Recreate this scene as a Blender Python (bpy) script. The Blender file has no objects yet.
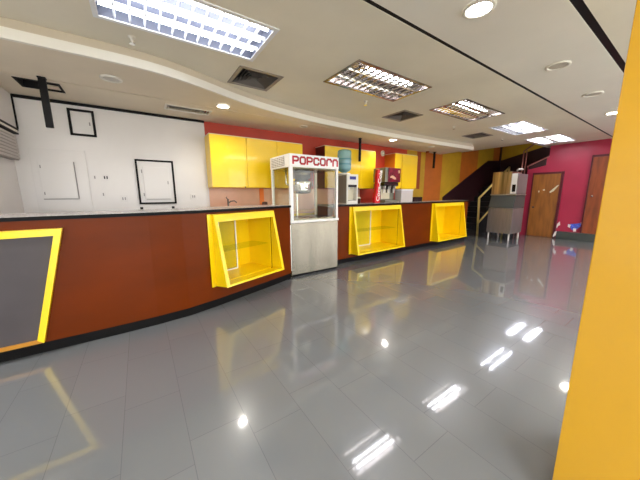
import bpy, bmesh, math, random
from mathutils import Vector, Matrix
random.seed(4)
C = bpy.context.scene.collection
PI = math.pi

# ---------------------------------------------------------------- materials
def lin(c):
    out = []
    for v in c:
        v = v / 255
        out.append(v / 12.92 if v <= .04045 else ((v + .055) / 1.055) ** 2.4)
    return (*out, 1)

def mat(name, rgb, rough=.5, metal=0, var=0, vscale=4, bump=0, bscale=60, coat=0, emit=None, es=0,
        stretch=None, spec=.5):
    m = bpy.data.materials.new(name); m.use_nodes = True
    nt = m.node_tree; N = nt.nodes; L = nt.links
    b = N['Principled BSDF']
    b.inputs['Base Color'].default_value = lin(rgb)
    b.inputs['Roughness'].default_value = rough
    b.inputs['Metallic'].default_value = metal
    b.inputs['Coat Weight'].default_value = coat
    b.inputs['Coat Roughness'].default_value = .06
    b.inputs['Specular IOR Level'].default_value = spec
    if emit:
        b.inputs['Emission Color'].default_value = lin(emit)
        b.inputs['Emission Strength'].default_value = es
    if var or bump:
        tc = N.new('ShaderNodeTexCoord'); mp = N.new('ShaderNodeMapping')
        L.new(tc.outputs['Object'], mp.inputs['Vector'])
        if stretch: mp.inputs['Scale'].default_value = stretch
        if var:
            n = N.new('ShaderNodeTexNoise'); n.inputs['Scale'].default_value = vscale
            n.inputs['Detail'].default_value = 5
            L.new(mp.outputs['Vector'], n.inputs['Vector'])
            r = N.new('ShaderNodeValToRGB')
            r.color_ramp.elements[0].position = .3; r.color_ramp.elements[1].position = .7
            r.color_ramp.elements[0].color = lin([max(0, c * (1 - var)) for c in rgb])
            r.color_ramp.elements[1].color = lin([min(255, c * (1 + var)) for c in rgb])
            L.new(n.outputs['Fac'], r.inputs['Fac']); L.new(r.outputs['Color'], b.inputs['Base Color'])
        if bump:
            n2 = N.new('ShaderNodeTexNoise'); n2.inputs['Scale'].default_value = bscale
            L.new(mp.outputs['Vector'], n2.inputs['Vector'])
            bp = N.new('ShaderNodeBump'); bp.inputs['Strength'].default_value = bump
            bp.inputs['Distance'].default_value = .01
            L.new(n2.outputs['Fac'], bp.inputs['Height']); L.new(bp.outputs['Normal'], b.inputs['Normal'])
    return m

def glass(name, rgb, rough=.02, mixf=.12, diff=0):
    """thin clear sheet: mostly transparent with a fresnel gloss"""
    m = bpy.data.materials.new(name); m.use_nodes = True
    nt = m.node_tree; N = nt.nodes; L = nt.links
    for n in list(N): N.remove(n)
    o = N.new('ShaderNodeOutputMaterial'); t = N.new('ShaderNodeBsdfTransparent')
    g = N.new('ShaderNodeBsdfGlossy'); mx = N.new('ShaderNodeMixShader')
    f = N.new('ShaderNodeFresnel'); f.inputs['IOR'].default_value = 1.5
    ad = N.new('ShaderNodeMath'); ad.operation = 'ADD'; ad.use_clamp = True; ad.inputs[1].default_value = mixf
    t.inputs['Color'].default_value = lin(rgb)
    g.inputs['Roughness'].default_value = rough
    ge = N.new('ShaderNodeNewGeometry'); iv = N.new('ShaderNodeMath'); iv.operation = 'SUBTRACT'; iv.inputs[0].default_value = 1
    ml = N.new('ShaderNodeMath'); ml.operation = 'MULTIPLY'
    L.new(ge.outputs['Backfacing'], iv.inputs[1])
    L.new(f.outputs['Fac'], ad.inputs[0]); L.new(ad.outputs[0], ml.inputs[0]); L.new(iv.outputs[0], ml.inputs[1])
    L.new(ml.outputs[0], mx.inputs['Fac'])
    L.new(t.outputs[0], mx.inputs[1]); L.new(g.outputs[0], mx.inputs[2]);
    if diff:
        d = N.new('ShaderNodeBsdfDiffuse'); d.inputs['Color'].default_value = lin(rgb)
        m2 = N.new('ShaderNodeMixShader'); m2.inputs['Fac'].default_value = diff
        L.new(mx.outputs[0], m2.inputs[1]); L.new(d.outputs[0], m2.inputs[2]); L.new(m2.outputs[0], o.inputs['Surface'])
    else:
        L.new(mx.outputs[0], o.inputs['Surface'])
    return m

M = {}
M['ceil'] = mat('ceiling_paint', (234, 227, 210), .75, var=.025, vscale=1.2, bump=.06, bscale=25)
M['ceil_bright'] = mat('ceiling_panel_paint', (240, 235, 225), .7, var=.02, vscale=1.0)
M['soffit'] = mat('soffit_paint', (232, 220, 200), .7, var=.025, vscale=1.5)
M['cove'] = mat('cove_white', (238, 234, 224), .5)
M['fascia'] = mat('fascia_beige', (206, 194, 174), .7)
M['black'] = mat('black_trim', (9, 7, 8), .55, spec=.2)
M['black_gloss'] = mat('black_plastic', (16, 15, 17), .25)
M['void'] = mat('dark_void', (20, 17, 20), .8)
M['whitewall'] = mat('white_wall_paint', (224, 220, 218), .55, var=.015, vscale=1.5)
M['panelwhite'] = mat('panel_white', (222, 218, 216), .4)
M['greyline'] = mat('panel_gap_grey', (148, 142, 142), .7)
M['redwall'] = mat('red_wall_paint', (178, 52, 26), .5, var=.05, vscale=2)
M['peach'] = mat('peach_tile', (226, 178, 148), .3, var=.04, vscale=3)
M['orange'] = mat('orange_paint', (184, 98, 28), .5, var=.04)
M['orangebright'] = mat('bright_orange_paint', (240, 130, 40), .45)
M['mustard'] = mat('mustard_paint', (186, 146, 32), .5, var=.04)
M['rust'] = mat('rust_paint', (150, 66, 20), .5)
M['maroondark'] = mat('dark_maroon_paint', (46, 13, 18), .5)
M['maroon'] = mat('crimson_wall_paint', (164, 40, 68), .4, var=.06, vscale=1.2)
M['yellow'] = mat('yellow_laminate', (252, 214, 8), .3, var=.02, vscale=3, coat=.2)
M['yellow_cab'] = mat('yellow_cabinet', (246, 204, 14), .28, var=.02, vscale=2, coat=.2)
M['orange_side'] = mat('orange_cabinet_side', (196, 108, 22), .4)
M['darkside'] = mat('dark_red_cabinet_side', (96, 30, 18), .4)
M['pillar'] = mat('pillar_yellow', (206, 156, 34), .2, var=.02, vscale=1.5, bump=.02, bscale=6, coat=.6)
M['counter'] = mat('counter_redbrown', (104, 41, 0), .34, var=.08, vscale=1.2, stretch=(1, 1, 2.4), spec=.13)
M['worktop'] = mat('worktop_grey', (168, 162, 160), .22, var=.12, vscale=40)
M['kick'] = mat('kick_black', (9, 8, 9), .5, spec=.15)
M['greyboard'] = mat('grey_board', (80, 75, 78), .5, var=.08, vscale=1.5, spec=.25)
M['goldedge'] = mat('gold_edge', (190, 130, 40), .35)
M['alu'] = mat('aluminium', (196, 196, 190), .3, metal=.85)
M['whiteframe'] = mat('white_metal', (236, 234, 232), .35)
M['steel'] = mat('brushed_steel', (126, 119, 107), .27, metal=1, var=.10, vscale=1.4, stretch=(2.2, 2.2, .35))
M['steel_dark'] = mat('brushed_steel_dark', (138, 134, 134), .42, metal=.7, var=.05, vscale=3, stretch=(1, 12, .8))
M['steelgrey'] = mat('grey_steel_panel', (92, 98, 98), .4, metal=.6)
M['steel_reflect'] = mat('steel_painted_reflections', (176, 164, 140), .3, metal=1, var=.34, vscale=2.2, stretch=(1, 5, .25))  # vertical reflection streaks put into the base colour
M['chrome'] = mat('chrome', (220, 220, 222), .12, metal=1)
M['glass'] = glass('clear_glass', (250, 252, 250), mixf=0)
M['glassgreen'] = glass('greenish_glass', (243, 248, 232), mixf=.0)
M['glasssmoke'] = glass('popcorn_glass', (247, 247, 240), mixf=-.01)
M['redletter'] = mat('red_letter', (206, 26, 44), .4)
M['pinkshadow'] = mat('pink_letter_shadow', (236, 150, 160), .5)
M['bottle'] = glass('water_bottle_blue', (172, 216, 226), rough=.1, mixf=.02, diff=.45)
M['water'] = glass('water_fill', (190, 225, 228), mixf=.0, diff=.25)
M['bottlerib'] = mat('bottle_blue_plastic', (72, 130, 150), .25)
M['coolerwhite'] = mat('cooler_white', (226, 224, 216), .35)
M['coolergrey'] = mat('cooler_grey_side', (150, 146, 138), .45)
M['bluepanel'] = mat('blue_panel', (36, 48, 140), .3)
M['cream'] = mat('cream_plastic', (214, 206, 180), .4)
M['brownplastic'] = mat('brown_plastic', (62, 30, 20), .4)
M['cokered'] = mat('bright_red_plastic', (214, 18, 38), .3)
M['white'] = mat('white_plastic', (238, 236, 234), .4)
M['sodagrey'] = mat('soda_machine_grey', (132, 132, 118), .4, metal=.3)
M['sodapanel'] = mat('soda_panel_maroon', (112, 18, 38), .25, var=.35, vscale=9)
M['lightgrey'] = mat('light_grey_metal', (196, 190, 186), .35)
M['louver'] = mat('louver_white', (236, 238, 242), .4)
M['louversilver'] = mat('louver_silver', (190, 184, 176), .14, metal=1)
M['housing'] = mat('fixture_housing', (84, 86, 98), .5)
M['housingdark'] = mat('fixture_reflector', (170, 162, 158), .2, metal=.9)
M['ventgrey'] = mat('vent_grey', (150, 142, 134), .5, metal=.2)
M['ventdark'] = mat('vent_dark', (104, 97, 92), .6)
M['tube'] = mat('fluorescent_tube', (255, 255, 255), .5, emit=(240, 246, 255), es=7.5)
M['tubeoff'] = mat('fluorescent_tube_off', (225, 225, 222), .4)
M['tube_bright'] = mat('fluorescent_tube_bright', (255, 255, 255), .5, emit=(244, 246, 255), es=18)
M['spot'] = mat('lamp_glow', (255, 255, 255), .5, emit=(255, 250, 240), es=14)
M['spotoff'] = mat('lamp_off', (200, 194, 184), .4)
M['wood'] = mat('brown_wood_door', (140, 86, 36), .42, var=.14, vscale=2.2, stretch=(1, 5, .8))
M['wood2'] = mat('red_brown_wood_door', (134, 66, 34), .4, var=.16, vscale=2.2, stretch=(1, 5, .8))
M['doorframe'] = mat('maroon_door_frame', (84, 18, 30), .4)
M['baseboard'] = mat('dark_green_grey_baseboard', (62, 68, 66), .3)
M['railyellow'] = mat('pale_yellow_rail', (250, 226, 140), .4)
M['railpink'] = mat('brown_pink_rail', (140, 84, 76), .4)
M['blue_sticker'] = mat('blue_paper', (70, 90, 190), .5, var=.3, vscale=30)
M['paper'] = mat('white_paper', (232, 222, 216), .6)
M['step'] = mat('stair_dark', (16, 12, 14), .7)

def floor_mat():
    m = bpy.data.materials.new('grey_floor_tiles'); m.use_nodes = True
    nt = m.node_tree; N = nt.nodes; L = nt.links; b = N['Principled BSDF']
    tc = N.new('ShaderNodeTexCoord'); mp = N.new('ShaderNodeMapping')
    L.new(tc.outputs['Object'], mp.inputs['Vector'])
    mp.inputs['Rotation'].default_value = (0, 0, PI / 2)
    mp.inputs['Location'].default_value = (.05, -.10, 0)
    br = N.new('ShaderNodeTexBrick'); L.new(mp.outputs['Vector'], br.inputs['Vector'])
    br.inputs['Scale'].default_value = 1; br.inputs['Brick Width'].default_value = .62
    br.inputs['Row Height'].default_value = .31; br.inputs['Mortar Size'].default_value = .0016
    br.inputs['Mortar Smooth'].default_value = .1
    br.offset = .25; br.offset_frequency = 2
    br.inputs['Color1'].default_value = lin((117, 121, 125)); br.inputs['Color2'].default_value = lin((114, 118, 122))
    br.inputs['Mortar'].default_value = lin((98, 100, 103))
    n = N.new('ShaderNodeTexNoise'); n.inputs['Scale'].default_value = .9; n.inputs['Detail'].default_value = 3
    L.new(tc.outputs['Object'], n.inputs['Vector'])
    L.new(br.outputs['Color'], b.inputs['Base Color'])
    rr = N.new('ShaderNodeMapRange'); rr.inputs['To Min'].default_value = .22; rr.inputs['To Max'].default_value = .30
    L.new(n.outputs['Fac'], rr.inputs['Value']); b.inputs["Roughness"].default_value = .25
    b.inputs['Specular IOR Level'].default_value = .5
    b.inputs['Coat Weight'].default_value = 1; b.inputs['Coat IOR'].default_value = 1.65; b.inputs['Coat Roughness'].default_value = .05
    bp = N.new('ShaderNodeBump'); bp.inputs['Strength'].default_value = .08; bp.inputs['Distance'].default_value = .004
    bp.invert = True
    L.new(br.outputs['Fac'], bp.inputs['Height']); L.new(bp.outputs['Normal'], b.inputs['Normal'])
    return m
M['floor'] = floor_mat()

# ---------------------------------------------------------------- geometry helpers
class MB:
    def __init__(s): s.v = []; s.f = []; s.sm = []
    def add(s, vs, fs, smooth=False):
        n = len(s.v); s.v += [Vector(p) for p in vs]
        for f in fs: s.f.append([i + n for i in f]); s.sm.append(smooth)
        return s
    def box(s, x0, x1, y0, y1, z0, z1):
        vs = [(x, y, z) for z in (z0, z1) for y in (y0, y1) for x in (x0, x1)]
        return s.add(vs, [(0, 2, 3, 1), (4, 5, 7, 6), (0, 1, 5, 4), (2, 6, 7, 3), (0, 4, 6, 2), (1, 3, 7, 5)])
    def hexa(s, lo, hi):
        """lo, hi: 4 points each, same winding"""
        return s.add(list(lo) + list(hi), [(3, 2, 1, 0), (4, 5, 6, 7)] + [(i, (i + 1) % 4, (i + 1) % 4 + 4, i + 4) for i in range(4)])
    def prism(s, pts, vec):
        """closed polygon pts extruded by vec"""
        n = len(pts); vec = Vector(vec)
        a = [Vector(p) for p in pts]
        return s.add(a + [p + vec for p in a], [tuple(reversed(range(n))), tuple(range(n, 2 * n))] +
                     [(i, (i + 1) % n, (i + 1) % n + n, i + n) for i in range(n)])
    def tube(s, pts, r, seg=10, r2=None):
        pts = [Vector(p) for p in pts]; k = len(pts)
        vs = []
        for i, p in enumerate(pts):
            d = (pts[min(i + 1, k - 1)] - pts[max(i - 1, 0)]).normalized()
            a = d.cross(Vector((0, 0, 1)))
            if a.length < .05: a = d.cross(Vector((1, 0, 0)))
            a.normalize(); b = d.cross(a)
            rr = r if r2 is None else r + (r2 - r) * i / (k - 1)
            for j in range(seg):
                t = 2 * PI * j / seg
                vs.append(p + rr * (math.cos(t) * a + math.sin(t) * b))
        fs = [(i * seg + j, i * seg + (j + 1) % seg, (i + 1) * seg + (j + 1) % seg, (i + 1) * seg + j)
              for i in range(k - 1) for j in range(seg)]
        s.add(vs, fs, True)
        n = len(s.v)
        s.f.append(list(reversed(range(n - len(vs), n - len(vs) + seg)))); s.sm.append(False)
        s.f.append(list(range(n - seg, n))); s.sm.append(False)
        return s
    def lathe(s, prof, c, seg=28, cap=True):
        """prof: (r, z) list going round c"""
        vs = []
        for r, z in prof:
            for j in range(seg):
                t = 2 * PI * j / seg
                vs.append((c[0] + r * math.cos(t), c[1] + r * math.sin(t), c[2] + z))
        fs = [(i * seg + j, i * seg + (j + 1) % seg, (i + 1) * seg + (j + 1) % seg, (i + 1) * seg + j)
              for i in range(len(prof) - 1) for j in range(seg)]
        s.add(vs, fs, True)
        if cap:
            n = len(s.v)
            s.f.append(list(reversed(range(n - len(vs), n - len(vs) + seg)))); s.sm.append(False)
            s.f.append(list(range(n - seg, n))); s.sm.append(False)
        return s
    def xf(s, mtx):
        s.v = [mtx @ p for p in s.v]; return s
    def build(s, name, m, parent=None, bevel=0, loc=None):
        me = bpy.data.meshes.new(name)
        off = Vector((0, 0, 0))
        if parent is not None:
            off = world_loc(parent)
        elif loc is not None:
            off = Vector(loc)
        me.from_pydata([p - off for p in s.v], [], s.f)
        me.polygons.foreach_set('use_smooth', s.sm)
        bm = bmesh.new(); bm.from_mesh(me)
        bmesh.ops.recalc_face_normals(bm, faces=bm.faces)
        if bevel:
            bmesh.ops.bevel(bm, geom=[e for e in bm.edges if len(e.link_faces) == 2 and e.calc_face_angle(0) > .6],
                            offset=bevel, segments=2, affect='EDGES', profile=.6)
        bm.to_mesh(me); bm.free()
        o = bpy.data.objects.new(name, me); C.objects.link(o)
        me.materials.append(m)
        if parent is not None: o.parent = parent
        elif loc is not None: o.location = loc
        return o

def world_loc(o):
    p = Vector((0, 0, 0))
    while o is not None:
        p += Vector(o.location); o = o.parent
    return p

def tag(o, label, cat, group=None, kind=None):
    o['label'] = label; o['category'] = cat
    if group: o['group'] = group
    if kind: o['kind'] = kind
    return o

def thing(name, label, cat, loc, group=None):
    o = bpy.data.objects.new(name, None); C.objects.link(o); o.location = loc
    o.empty_display_size = .1
    return tag(o, label, cat, group)

def struct(name, mb, m, parent=None, bevel=0, label=None):
    o = mb.build(name, m, parent, bevel)
    if parent is None: o['kind'] = 'structure'
    if label: o['label'] = label
    return o

def box(*a): return MB().box(*a)

def copy_tree(o, parent=None):
    c = o.copy(); C.objects.link(c)
    if parent is not None: c.parent = parent
    for ch in list(o.children): copy_tree(ch, c)
    return c

def holed(x0, x1, y0, y1, z0, z1, holes):
    """horizontal slab with rectangular holes"""
    xs = sorted({x0, x1, *[h[0] for h in holes], *[h[1] for h in holes]})
    ys = sorted({y0, y1, *[h[2] for h in holes], *[h[3] for h in holes]})
    xs = [x for x in xs if x0 <= x <= x1]; ys = [y for y in ys if y0 <= y <= y1]
    mb = MB()
    for a, b in zip(xs, xs[1:]):
        for c, d in zip(ys, ys[1:]):
            mx, my = (a + b) / 2, (c + d) / 2
            if any(h[0] < mx < h[1] and h[2] < my < h[3] for h in holes): continue
            mb.box(a, b, c, d, z0, z1)
    return mb

# ---------------------------------------------------------------- layout constants
H = 1.35; ZC = 2.77; ZS = 2.60; YW = 5.10; XE = 10.45; ZT = 1.187
Y1 = 1.645; Y2 = .775

# ---------------------------------------------------------------- setting
struct('floor', box(-4.1, 12.6, -3.1, 5.3, -.1, 0), M['floor'])
FIX = [(-.15, 1.15, 2.33, 2.98), (2.10, 3.40, 2.33, 2.98), (4.27, 5.57, 2.30, 2.92), (6.47, 7.80, 2.30, 2.95), (8.66, 9.92, 2.28, 3.02)]
SPOTS = [(.72, 1.25), (2.33, 1.22), (4.05, 1.18), (5.60, 1.18), (7.18, 1.20)]
holes = [(f[0], f[1], f[2], f[3]) for f in FIX] + [(9.45, 12.6, 3.13, 5.3)]
SW = .5
VENTS = [(1.09, 1.60, 3.16, 3.67), (3.92, 4.42, 3.17, 3.67), (6.82, 7.36, 3.25, 3.71)]
holes += VENTS
struct('ceiling', holed(-4.1, 10.9, Y1 + .02, 5.3, ZC, ZC + .03, holes), M['ceil'])
struct('ceiling_centre_panel', box(-4.1, 10.9, Y2 + .03, Y1 - .018, ZC, ZC + .03), M['ceil_bright'])
struct('ceiling_near_panel', box(-4.1, 10.9, -3.1, Y2 - .03, ZC - .0, ZC + .03), M['ceil'])
struct('trim_1', box(-4.1, 10.9, Y1 - .018, Y1 + .02, ZC + .004, ZC + .03), M['black'])
struct('trim_2', box(-4.1, 10.9, Y2 - .03, Y2 + .03, ZC + .004, ZC + .03), M['black'])
struct('ceiling_slab', holed(-4.2, 10.9, -3.2, 5.3, ZC + .25, ZC + .35, [(9.45, 12.6, 3.13, 5.3)]), M['void'])

# soffit over the counter: follows the counter's curve
SC = [(-4.1, 3.41), (-.8, 3.41), (-.2, 3.41), (.1, 3.42), (.4, 3.47), (.8, 3.62), (1.2, 3.80), (1.6, 3.93), (2.1, 4.04), (2.8, 4.14),
      (3.8, 4.20), (5.1, 4.22), (6.6, 4.18), (8.15, 4.10)]
def smooth_path(P, n=5):
    out = []
    for i in range(len(P) - 1):
        p0, p1, p2, p3 = P[max(i - 1, 0)], P[i], P[i + 1], P[min(i + 2, len(P) - 1)]
        for k in range(n):
            t = k / n
            out.append(tuple(.5 * ((2 * p1[j]) + (-p0[j] + p2[j]) * t + (2 * p0[j] - 5 * p1[j] + 4 * p2[j] - p3[j]) * t * t +
                                   (-p0[j] + 3 * p1[j] - 3 * p2[j] + p3[j]) * t ** 3) for j in (0, 1)))
    out.append(P[-1]); return out
SCs = smooth_path(SC, 4)
def ribbon(P, off0, off1, z0, z1):
    mb = MB()
    for (a, b) in zip(P, P[1:]):
        mb.hexa([(a[0], a[1] + off0, z0), (b[0], b[1] + off0, z0), (b[0], b[1] + off1, z0), (a[0], a[1] + off1, z0)],
                [(a[0], a[1] + off0, z1), (b[0], b[1] + off0, z1), (b[0], b[1] + off1, z1), (a[0], a[1] + off1, z1)])
    return mb
YSM = 4.26
fa = MB()
for (a, b) in zip(SCs, SCs[1:]):
    fa.hexa([(a[0], a[1], ZS), (b[0], b[1], ZS), (b[0], YSM - .010, ZS), (a[0], YSM - .010, ZS)],
            [(a[0], a[1], ZS + .03), (b[0], b[1], ZS + .03), (b[0], YSM - .010, ZS + .03), (a[0], YSM - .010, ZS + .03)])
struct('ceiling_soffit_front', fa, M['soffit'])
HATCH = (-.98, -.63, 4.36, 4.66)
LUV = (.44, 1.04, 4.44, 4.68)
struct('ceiling_soffit_back', holed(-4.1, 8.15, YSM + .010, YW, ZS, ZS + .03, [HATCH, LUV]), M['soffit'])
struct('trim_3', box(-4.1, 8.15, YSM - .010, YSM + .010, ZS + .006, ZS + .03), M['void'])
struct('trim_4', ribbon(SCs, 0, .03, ZS + .03, ZC), M['fascia'])
struct('trim_5', ribbon(SCs, -.035, 0, ZS - .0, ZS + .085), M['cove'])
struct('trim_6', box(8.12, 8.15, 4.1, YW, ZS + .03, ZC), M['fascia'])

# walls
struct('wall_back', box(-4.1, 1.05, YW - .02, YW + .1, 0, ZC), M['whitewall'])
def wallseg(name, x0, x1, z0, z1, m, y=YW): return struct(name, box(x0, x1, y, YW + .1, z0, z1), M[m])
wallseg('wall_back_red', 1.05, 6.50, 1.47, ZC, 'redwall')
wallseg('wall_back_backsplash', 1.05, 4.70, 0, 1.47, 'peach')
wallseg('wall_back_red_low', 4.70, 6.50, 0, 1.47, 'redwall')
wallseg('wall_back_stripe_a', 6.50, 6.97, 0, ZC, 'mustard')
wallseg('wall_back_stripe_b', 6.97, 7.16, 1.5, ZC, 'rust')
wallseg('wall_back_stripe_c', 7.16, 7.38, 0, ZC, 'mustard')
wallseg('wall_back_stripe_c2', 6.97, 7.16, 0, 1.5, 'mustard')
wallseg('wall_back_stripe_d', 7.38, 8.29, 0, ZC, 'orange')
wallseg('wall_back_stripe_e', 8.29, 9.43, 0, 4.2, 'mustard')
wallseg('wall_back_stripe_f', 9.43, 10.60, 0, 4.2, 'orange')
wallseg('wall_back_stripe_g', 10.60, 11.80, 0, 4.2, 'mustard')
wallseg('wall_back_stripe_h', 11.80, 12.45, 0, 4.2, 'orange')
struct('trim_7', box(2.00, 2.09, YW - .012, YW, 0, 1.47), M['orangebright'])
struct('trim_8', box(12.33, 12.45, YW - .03, YW, 2.5, 4.2), M['maroondark'])
struct('trim_9', box(-1.18, 1.05, YW - .045, YW - .02, ZS - .035, ZS), M['black'])
# crimson wall with the stair opening above its left end
def ypoly(pts, x0, x1): return MB().prism([(x0, p[0], p[1]) for p in pts], (x1 - x0, 0, 0))
struct('wall_right', ypoly([(3.46, 0), (3.46, 2.19), (2.95, 2.44), (2.95, ZC), (-3.1, ZC), (-3.1, 0)], XE, XE + .12), M['maroon'])
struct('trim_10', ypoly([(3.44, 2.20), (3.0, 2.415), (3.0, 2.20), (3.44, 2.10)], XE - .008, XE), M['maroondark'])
struct('trim_11', ypoly([(3.48, 2.18), (2.95, 2.44), (2.95, 2.475), (3.48, 2.215)], XE - .03, XE + .14), M['railpink'])
struct('wall_stair_end', box(12.45, 12.55, 1.5, 5.2, 0, 4.2), M['mustard'])
struct('wall_stair_inner', box(XE + .12, 12.45, 1.5, 1.6, 0, 4.2), M['maroondark'])
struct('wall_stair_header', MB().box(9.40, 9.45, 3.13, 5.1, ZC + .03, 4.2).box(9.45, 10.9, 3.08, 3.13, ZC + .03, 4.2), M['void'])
struct('ceiling_stairwell', box(9.4, 12.55, 1.5, 5.2, 4.2, 4.3), M['ceil'])
wf = MB().box(-4.1, -2.6, -3.2, -3.1, 0, ZC + .03).box(9.6, 10.9, -3.2, -3.1, 0, ZC + .03)
wf.box(-2.6, 9.6, -3.2, -3.1, 2.5, ZC + .03)
for k in range(6): wf.box(-2.6 + (k + 1) * 12.2 / 6 - .55, -2.6 + (k + 1) * 12.2 / 6, -3.2, -3.1, 0, 2.5)  # wide piers added so the steel reflects vertical bands
struct('wall_front', wf, M['whitewall'])  # unseen wall; its openings are invented to let fill daylight in
for k in range(6):
    xa = -2.6 + k * 12.2 / 6; xb = xa + 12.2 / 6 - .55
    fw = MB().box(xa, xa + .05, -3.19, -3.12, 0, 2.5).box(xb - .05, xb, -3.19, -3.12, 0, 2.5).box(xa + .05, xb - .05, -3.19, -3.12, 0, .08).box(xa + .05, xb - .05, -3.19, -3.12, 2.44, 2.5)
    w_ = struct('fill_window_%d' % (k + 1), fw, M['alu'])  # invented shopfront frame around an added daylight opening
    box(xa + .05, xb - .05, -3.158, -3.152, .08, 2.44).build('pane', M['glass'], w_)
struct('bounce_ground', box(-9, 16, -14, -3.2, -.1, 0), M['ceil'])  # unseen pale ground, added to bounce daylight up to the ceiling
struct('wall_far_left', box(-4.2, -4.1, -3.2, 5.2, 0, ZC + .03), M['whitewall'])
struct('wall_left', box(-1.6, -1.27, 4.30, YW - .02, 0, ZS), M['whitewall'])
# dark painted dado that climbs with the stairs
struct('trim_12', MB().prism([(8.45, YW - .01, 0), (8.45, YW - .01, 1.25), (11.38, YW - .01, 2.62), (12.45, YW - .01, 2.68), (12.45, YW - .01, 0)], (0, .01, 0)), M['maroondark'])
struct('trim_13', ypoly([(5.09, 0), (5.09, 2.68), (3.6, 3.06), (1.6, 4.0), (1.6, 0)], 12.44, 12.45), M['maroondark'])
# baseboard / ledge along the crimson wall
struct('baseboard_right', MB().box(XE - .12, XE, -3.1, 2.50, 0, .22), M['baseboard'], bevel=.006)

# doors in the crimson wall
def door(name, y0, y1, z0, z1, m, hy, hz):
    d = struct(name, box(XE - .035, XE - .002, y0, y1, z0, z1), M[m], bevel=.003)
    f = MB()
    f.box(XE - .05, XE - .001, y0 - .06, y0, z0, z1 + .06); f.box(XE - .05, XE - .001, y1, y1 + .03, z0, z1 + .06)
    f.box(XE - .05, XE - .001, y0, y1, z1, z1 + .06)
    f.build('door_frame', M['doorframe'], d, bevel=.004)
    MB().lathe([(.0, 0), (.025, .0), (.03, .02), (.025, .05), (0.005, .06)], (0, 0, 0), 16, False).xf(
        Matrix.Translation((XE - .04, hy, hz)) @ Matrix.Rotation(-PI / 2, 4, 'Y')).build('door_handle', M['chrome'] if name != 'door_1' else M['brownplastic'], d)
    return d
door('door_1', 2.60, 3.26, .005, 1.93, 'wood', 3.17, .92)
door('door_2', 1.15, 1.97, .225, 2.32, 'wood2', 1.87, 1.27)

# ---------------------------------------------------------------- pillar
px0 = 1.35; py1 = .2185
pl = struct('pillar', box(px0, px0 + .55, -.55, py1, 0, ZC), M['pillar'], bevel=.004)

# ---------------------------------------------------------------- ceiling fittings
def fixture(f, label, lit, silver, tubes=None, bright=True):
    x0, x1, y0, y1 = f; cx, cy = (x0 + x1) / 2, (y0 + y1) / 2
    t = thing('ceiling_light', label, 'ceiling light', (cx, cy, ZC), 'recessed fluorescent ceiling lights')
    e = .002; d = .11
    h = MB()
    h.box(x0 + e, x1 - e, y0 + e, y1 - e, ZC + d, ZC + d + .01)
    h.box(x0 + e, x0 + .012, y0 + e, y1 - e, ZC, ZC + d); h.box(x1 - .012, x1 - e, y0 + e, y1 - e, ZC, ZC + d)
    h.box(x0 + .012, x1 - .012, y0 + e, y0 + .012, ZC, ZC + d); h.box(x0 + .012, x1 - .012, y1 - .012, y1 - e, ZC, ZC + d)
    h.build('housing', M['housingdark' if silver else 'housing'], t)
    r = MB(); w = .028
    r.box(x0 - .01, x1 + .01, y0 - .01, y0 + w, ZC - .008, ZC).box(x0 - .01, x1 + .01, y1 - w, y1 + .01, ZC - .008, ZC)
    r.box(x0 - .01, x0 + w, y0 + w, y1 - w, ZC - .008, ZC).box(x1 - w, x1 + .01, y0 + w, y1 - w, ZC - .008, ZC)
    r.build('frame', M['louver'] if not silver else M['housingdark'], t)
    xa, xb, ya, yb = x0 + w, x1 - w, y0 + w, y1 - w
    W = yb - ya
    lanes = [ya + W * (k + .5) / 3 for k in range(3)]
    tubes = tubes or [(ly, xa + .01, xb - .01, lit[k]) for k, ly in enumerate(lanes)]
    for (ly, ta, tb, on) in tubes:
        MB().tube([(ta, ly, ZC + .045), (tb, ly, ZC + .045)], .017, 10).build('tube', M['tube_bright' if bright else 'tube'] if on else M['tubeoff'], t)
    lv = MB(); zt, zb = ZC + (.018 if silver else .010 if bright else .024), ZC - .004
    n = 12 if silver or not bright else 8
    for k in (1, 2):
        y = ya + W * k / 3
        lv.prism([(xa, y - .004, zb), (xa, y + .004, zb), (xa, y + .012, zt), (xa, y - .012, zt)], (xb - xa, 0, 0))
    for k in range(1, n):
        x = xa + (xb - xa) * k / n
        for q in range(3):
            a = ya + W * q / 3 + .006; b = ya + W * (q + 1) / 3 - .006
            hw = .0045 if not silver else .004
            lv.prism([(x - .002, a, zb), (x + .002, a, zb), (x + hw + .004, a, zt), (x - hw - .004, a, zt)], (0, b - a, 0))
    lv.build('louver', M['louversilver' if silver else 'louver'], t)
    return t
fixture(FIX[0], 'largest recessed ceiling light at the top left, all tubes lit behind white louvres', (1, 1, 1), False, None, False)
fixture(FIX[1], 'recessed ceiling light with silver louvre and one lit tube, second from the camera', (0, 1, 0), True, [(2.50, 2.38, 3.20, 1), (2.60, 2.38, 3.20, 1), (2.87, 2.14, 3.36, 0)])
fixture(FIX[2], 'recessed ceiling light above the middle of the floor, third from the camera, beside a vent', (0, 1, 0), True, [(2.50, 4.36, 5.35, 1), (2.60, 4.36, 5.35, 1), (2.82, 4.31, 5.53, 0)])
fixture(FIX[3], 'brightly lit recessed ceiling light, fourth from the camera', (1, 1, 0), False)
fixture(FIX[4], 'farthest recessed ceiling light, two bright bands just before the crimson wall', (1, 0, 1), False, [(2.40, 8.70, 9.88, 1), (2.50, 8.70, 9.88, 1), (2.82, 8.70, 9.88, 1), (2.91, 8.70, 9.88, 1)])
box(8.69, 9.89, 2.60, 2.70, ZC - .002, ZC + .03).build('centre_bar', M['cove'], [o for o in C.objects if o.name.startswith('ceiling_light')][-1])

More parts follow.
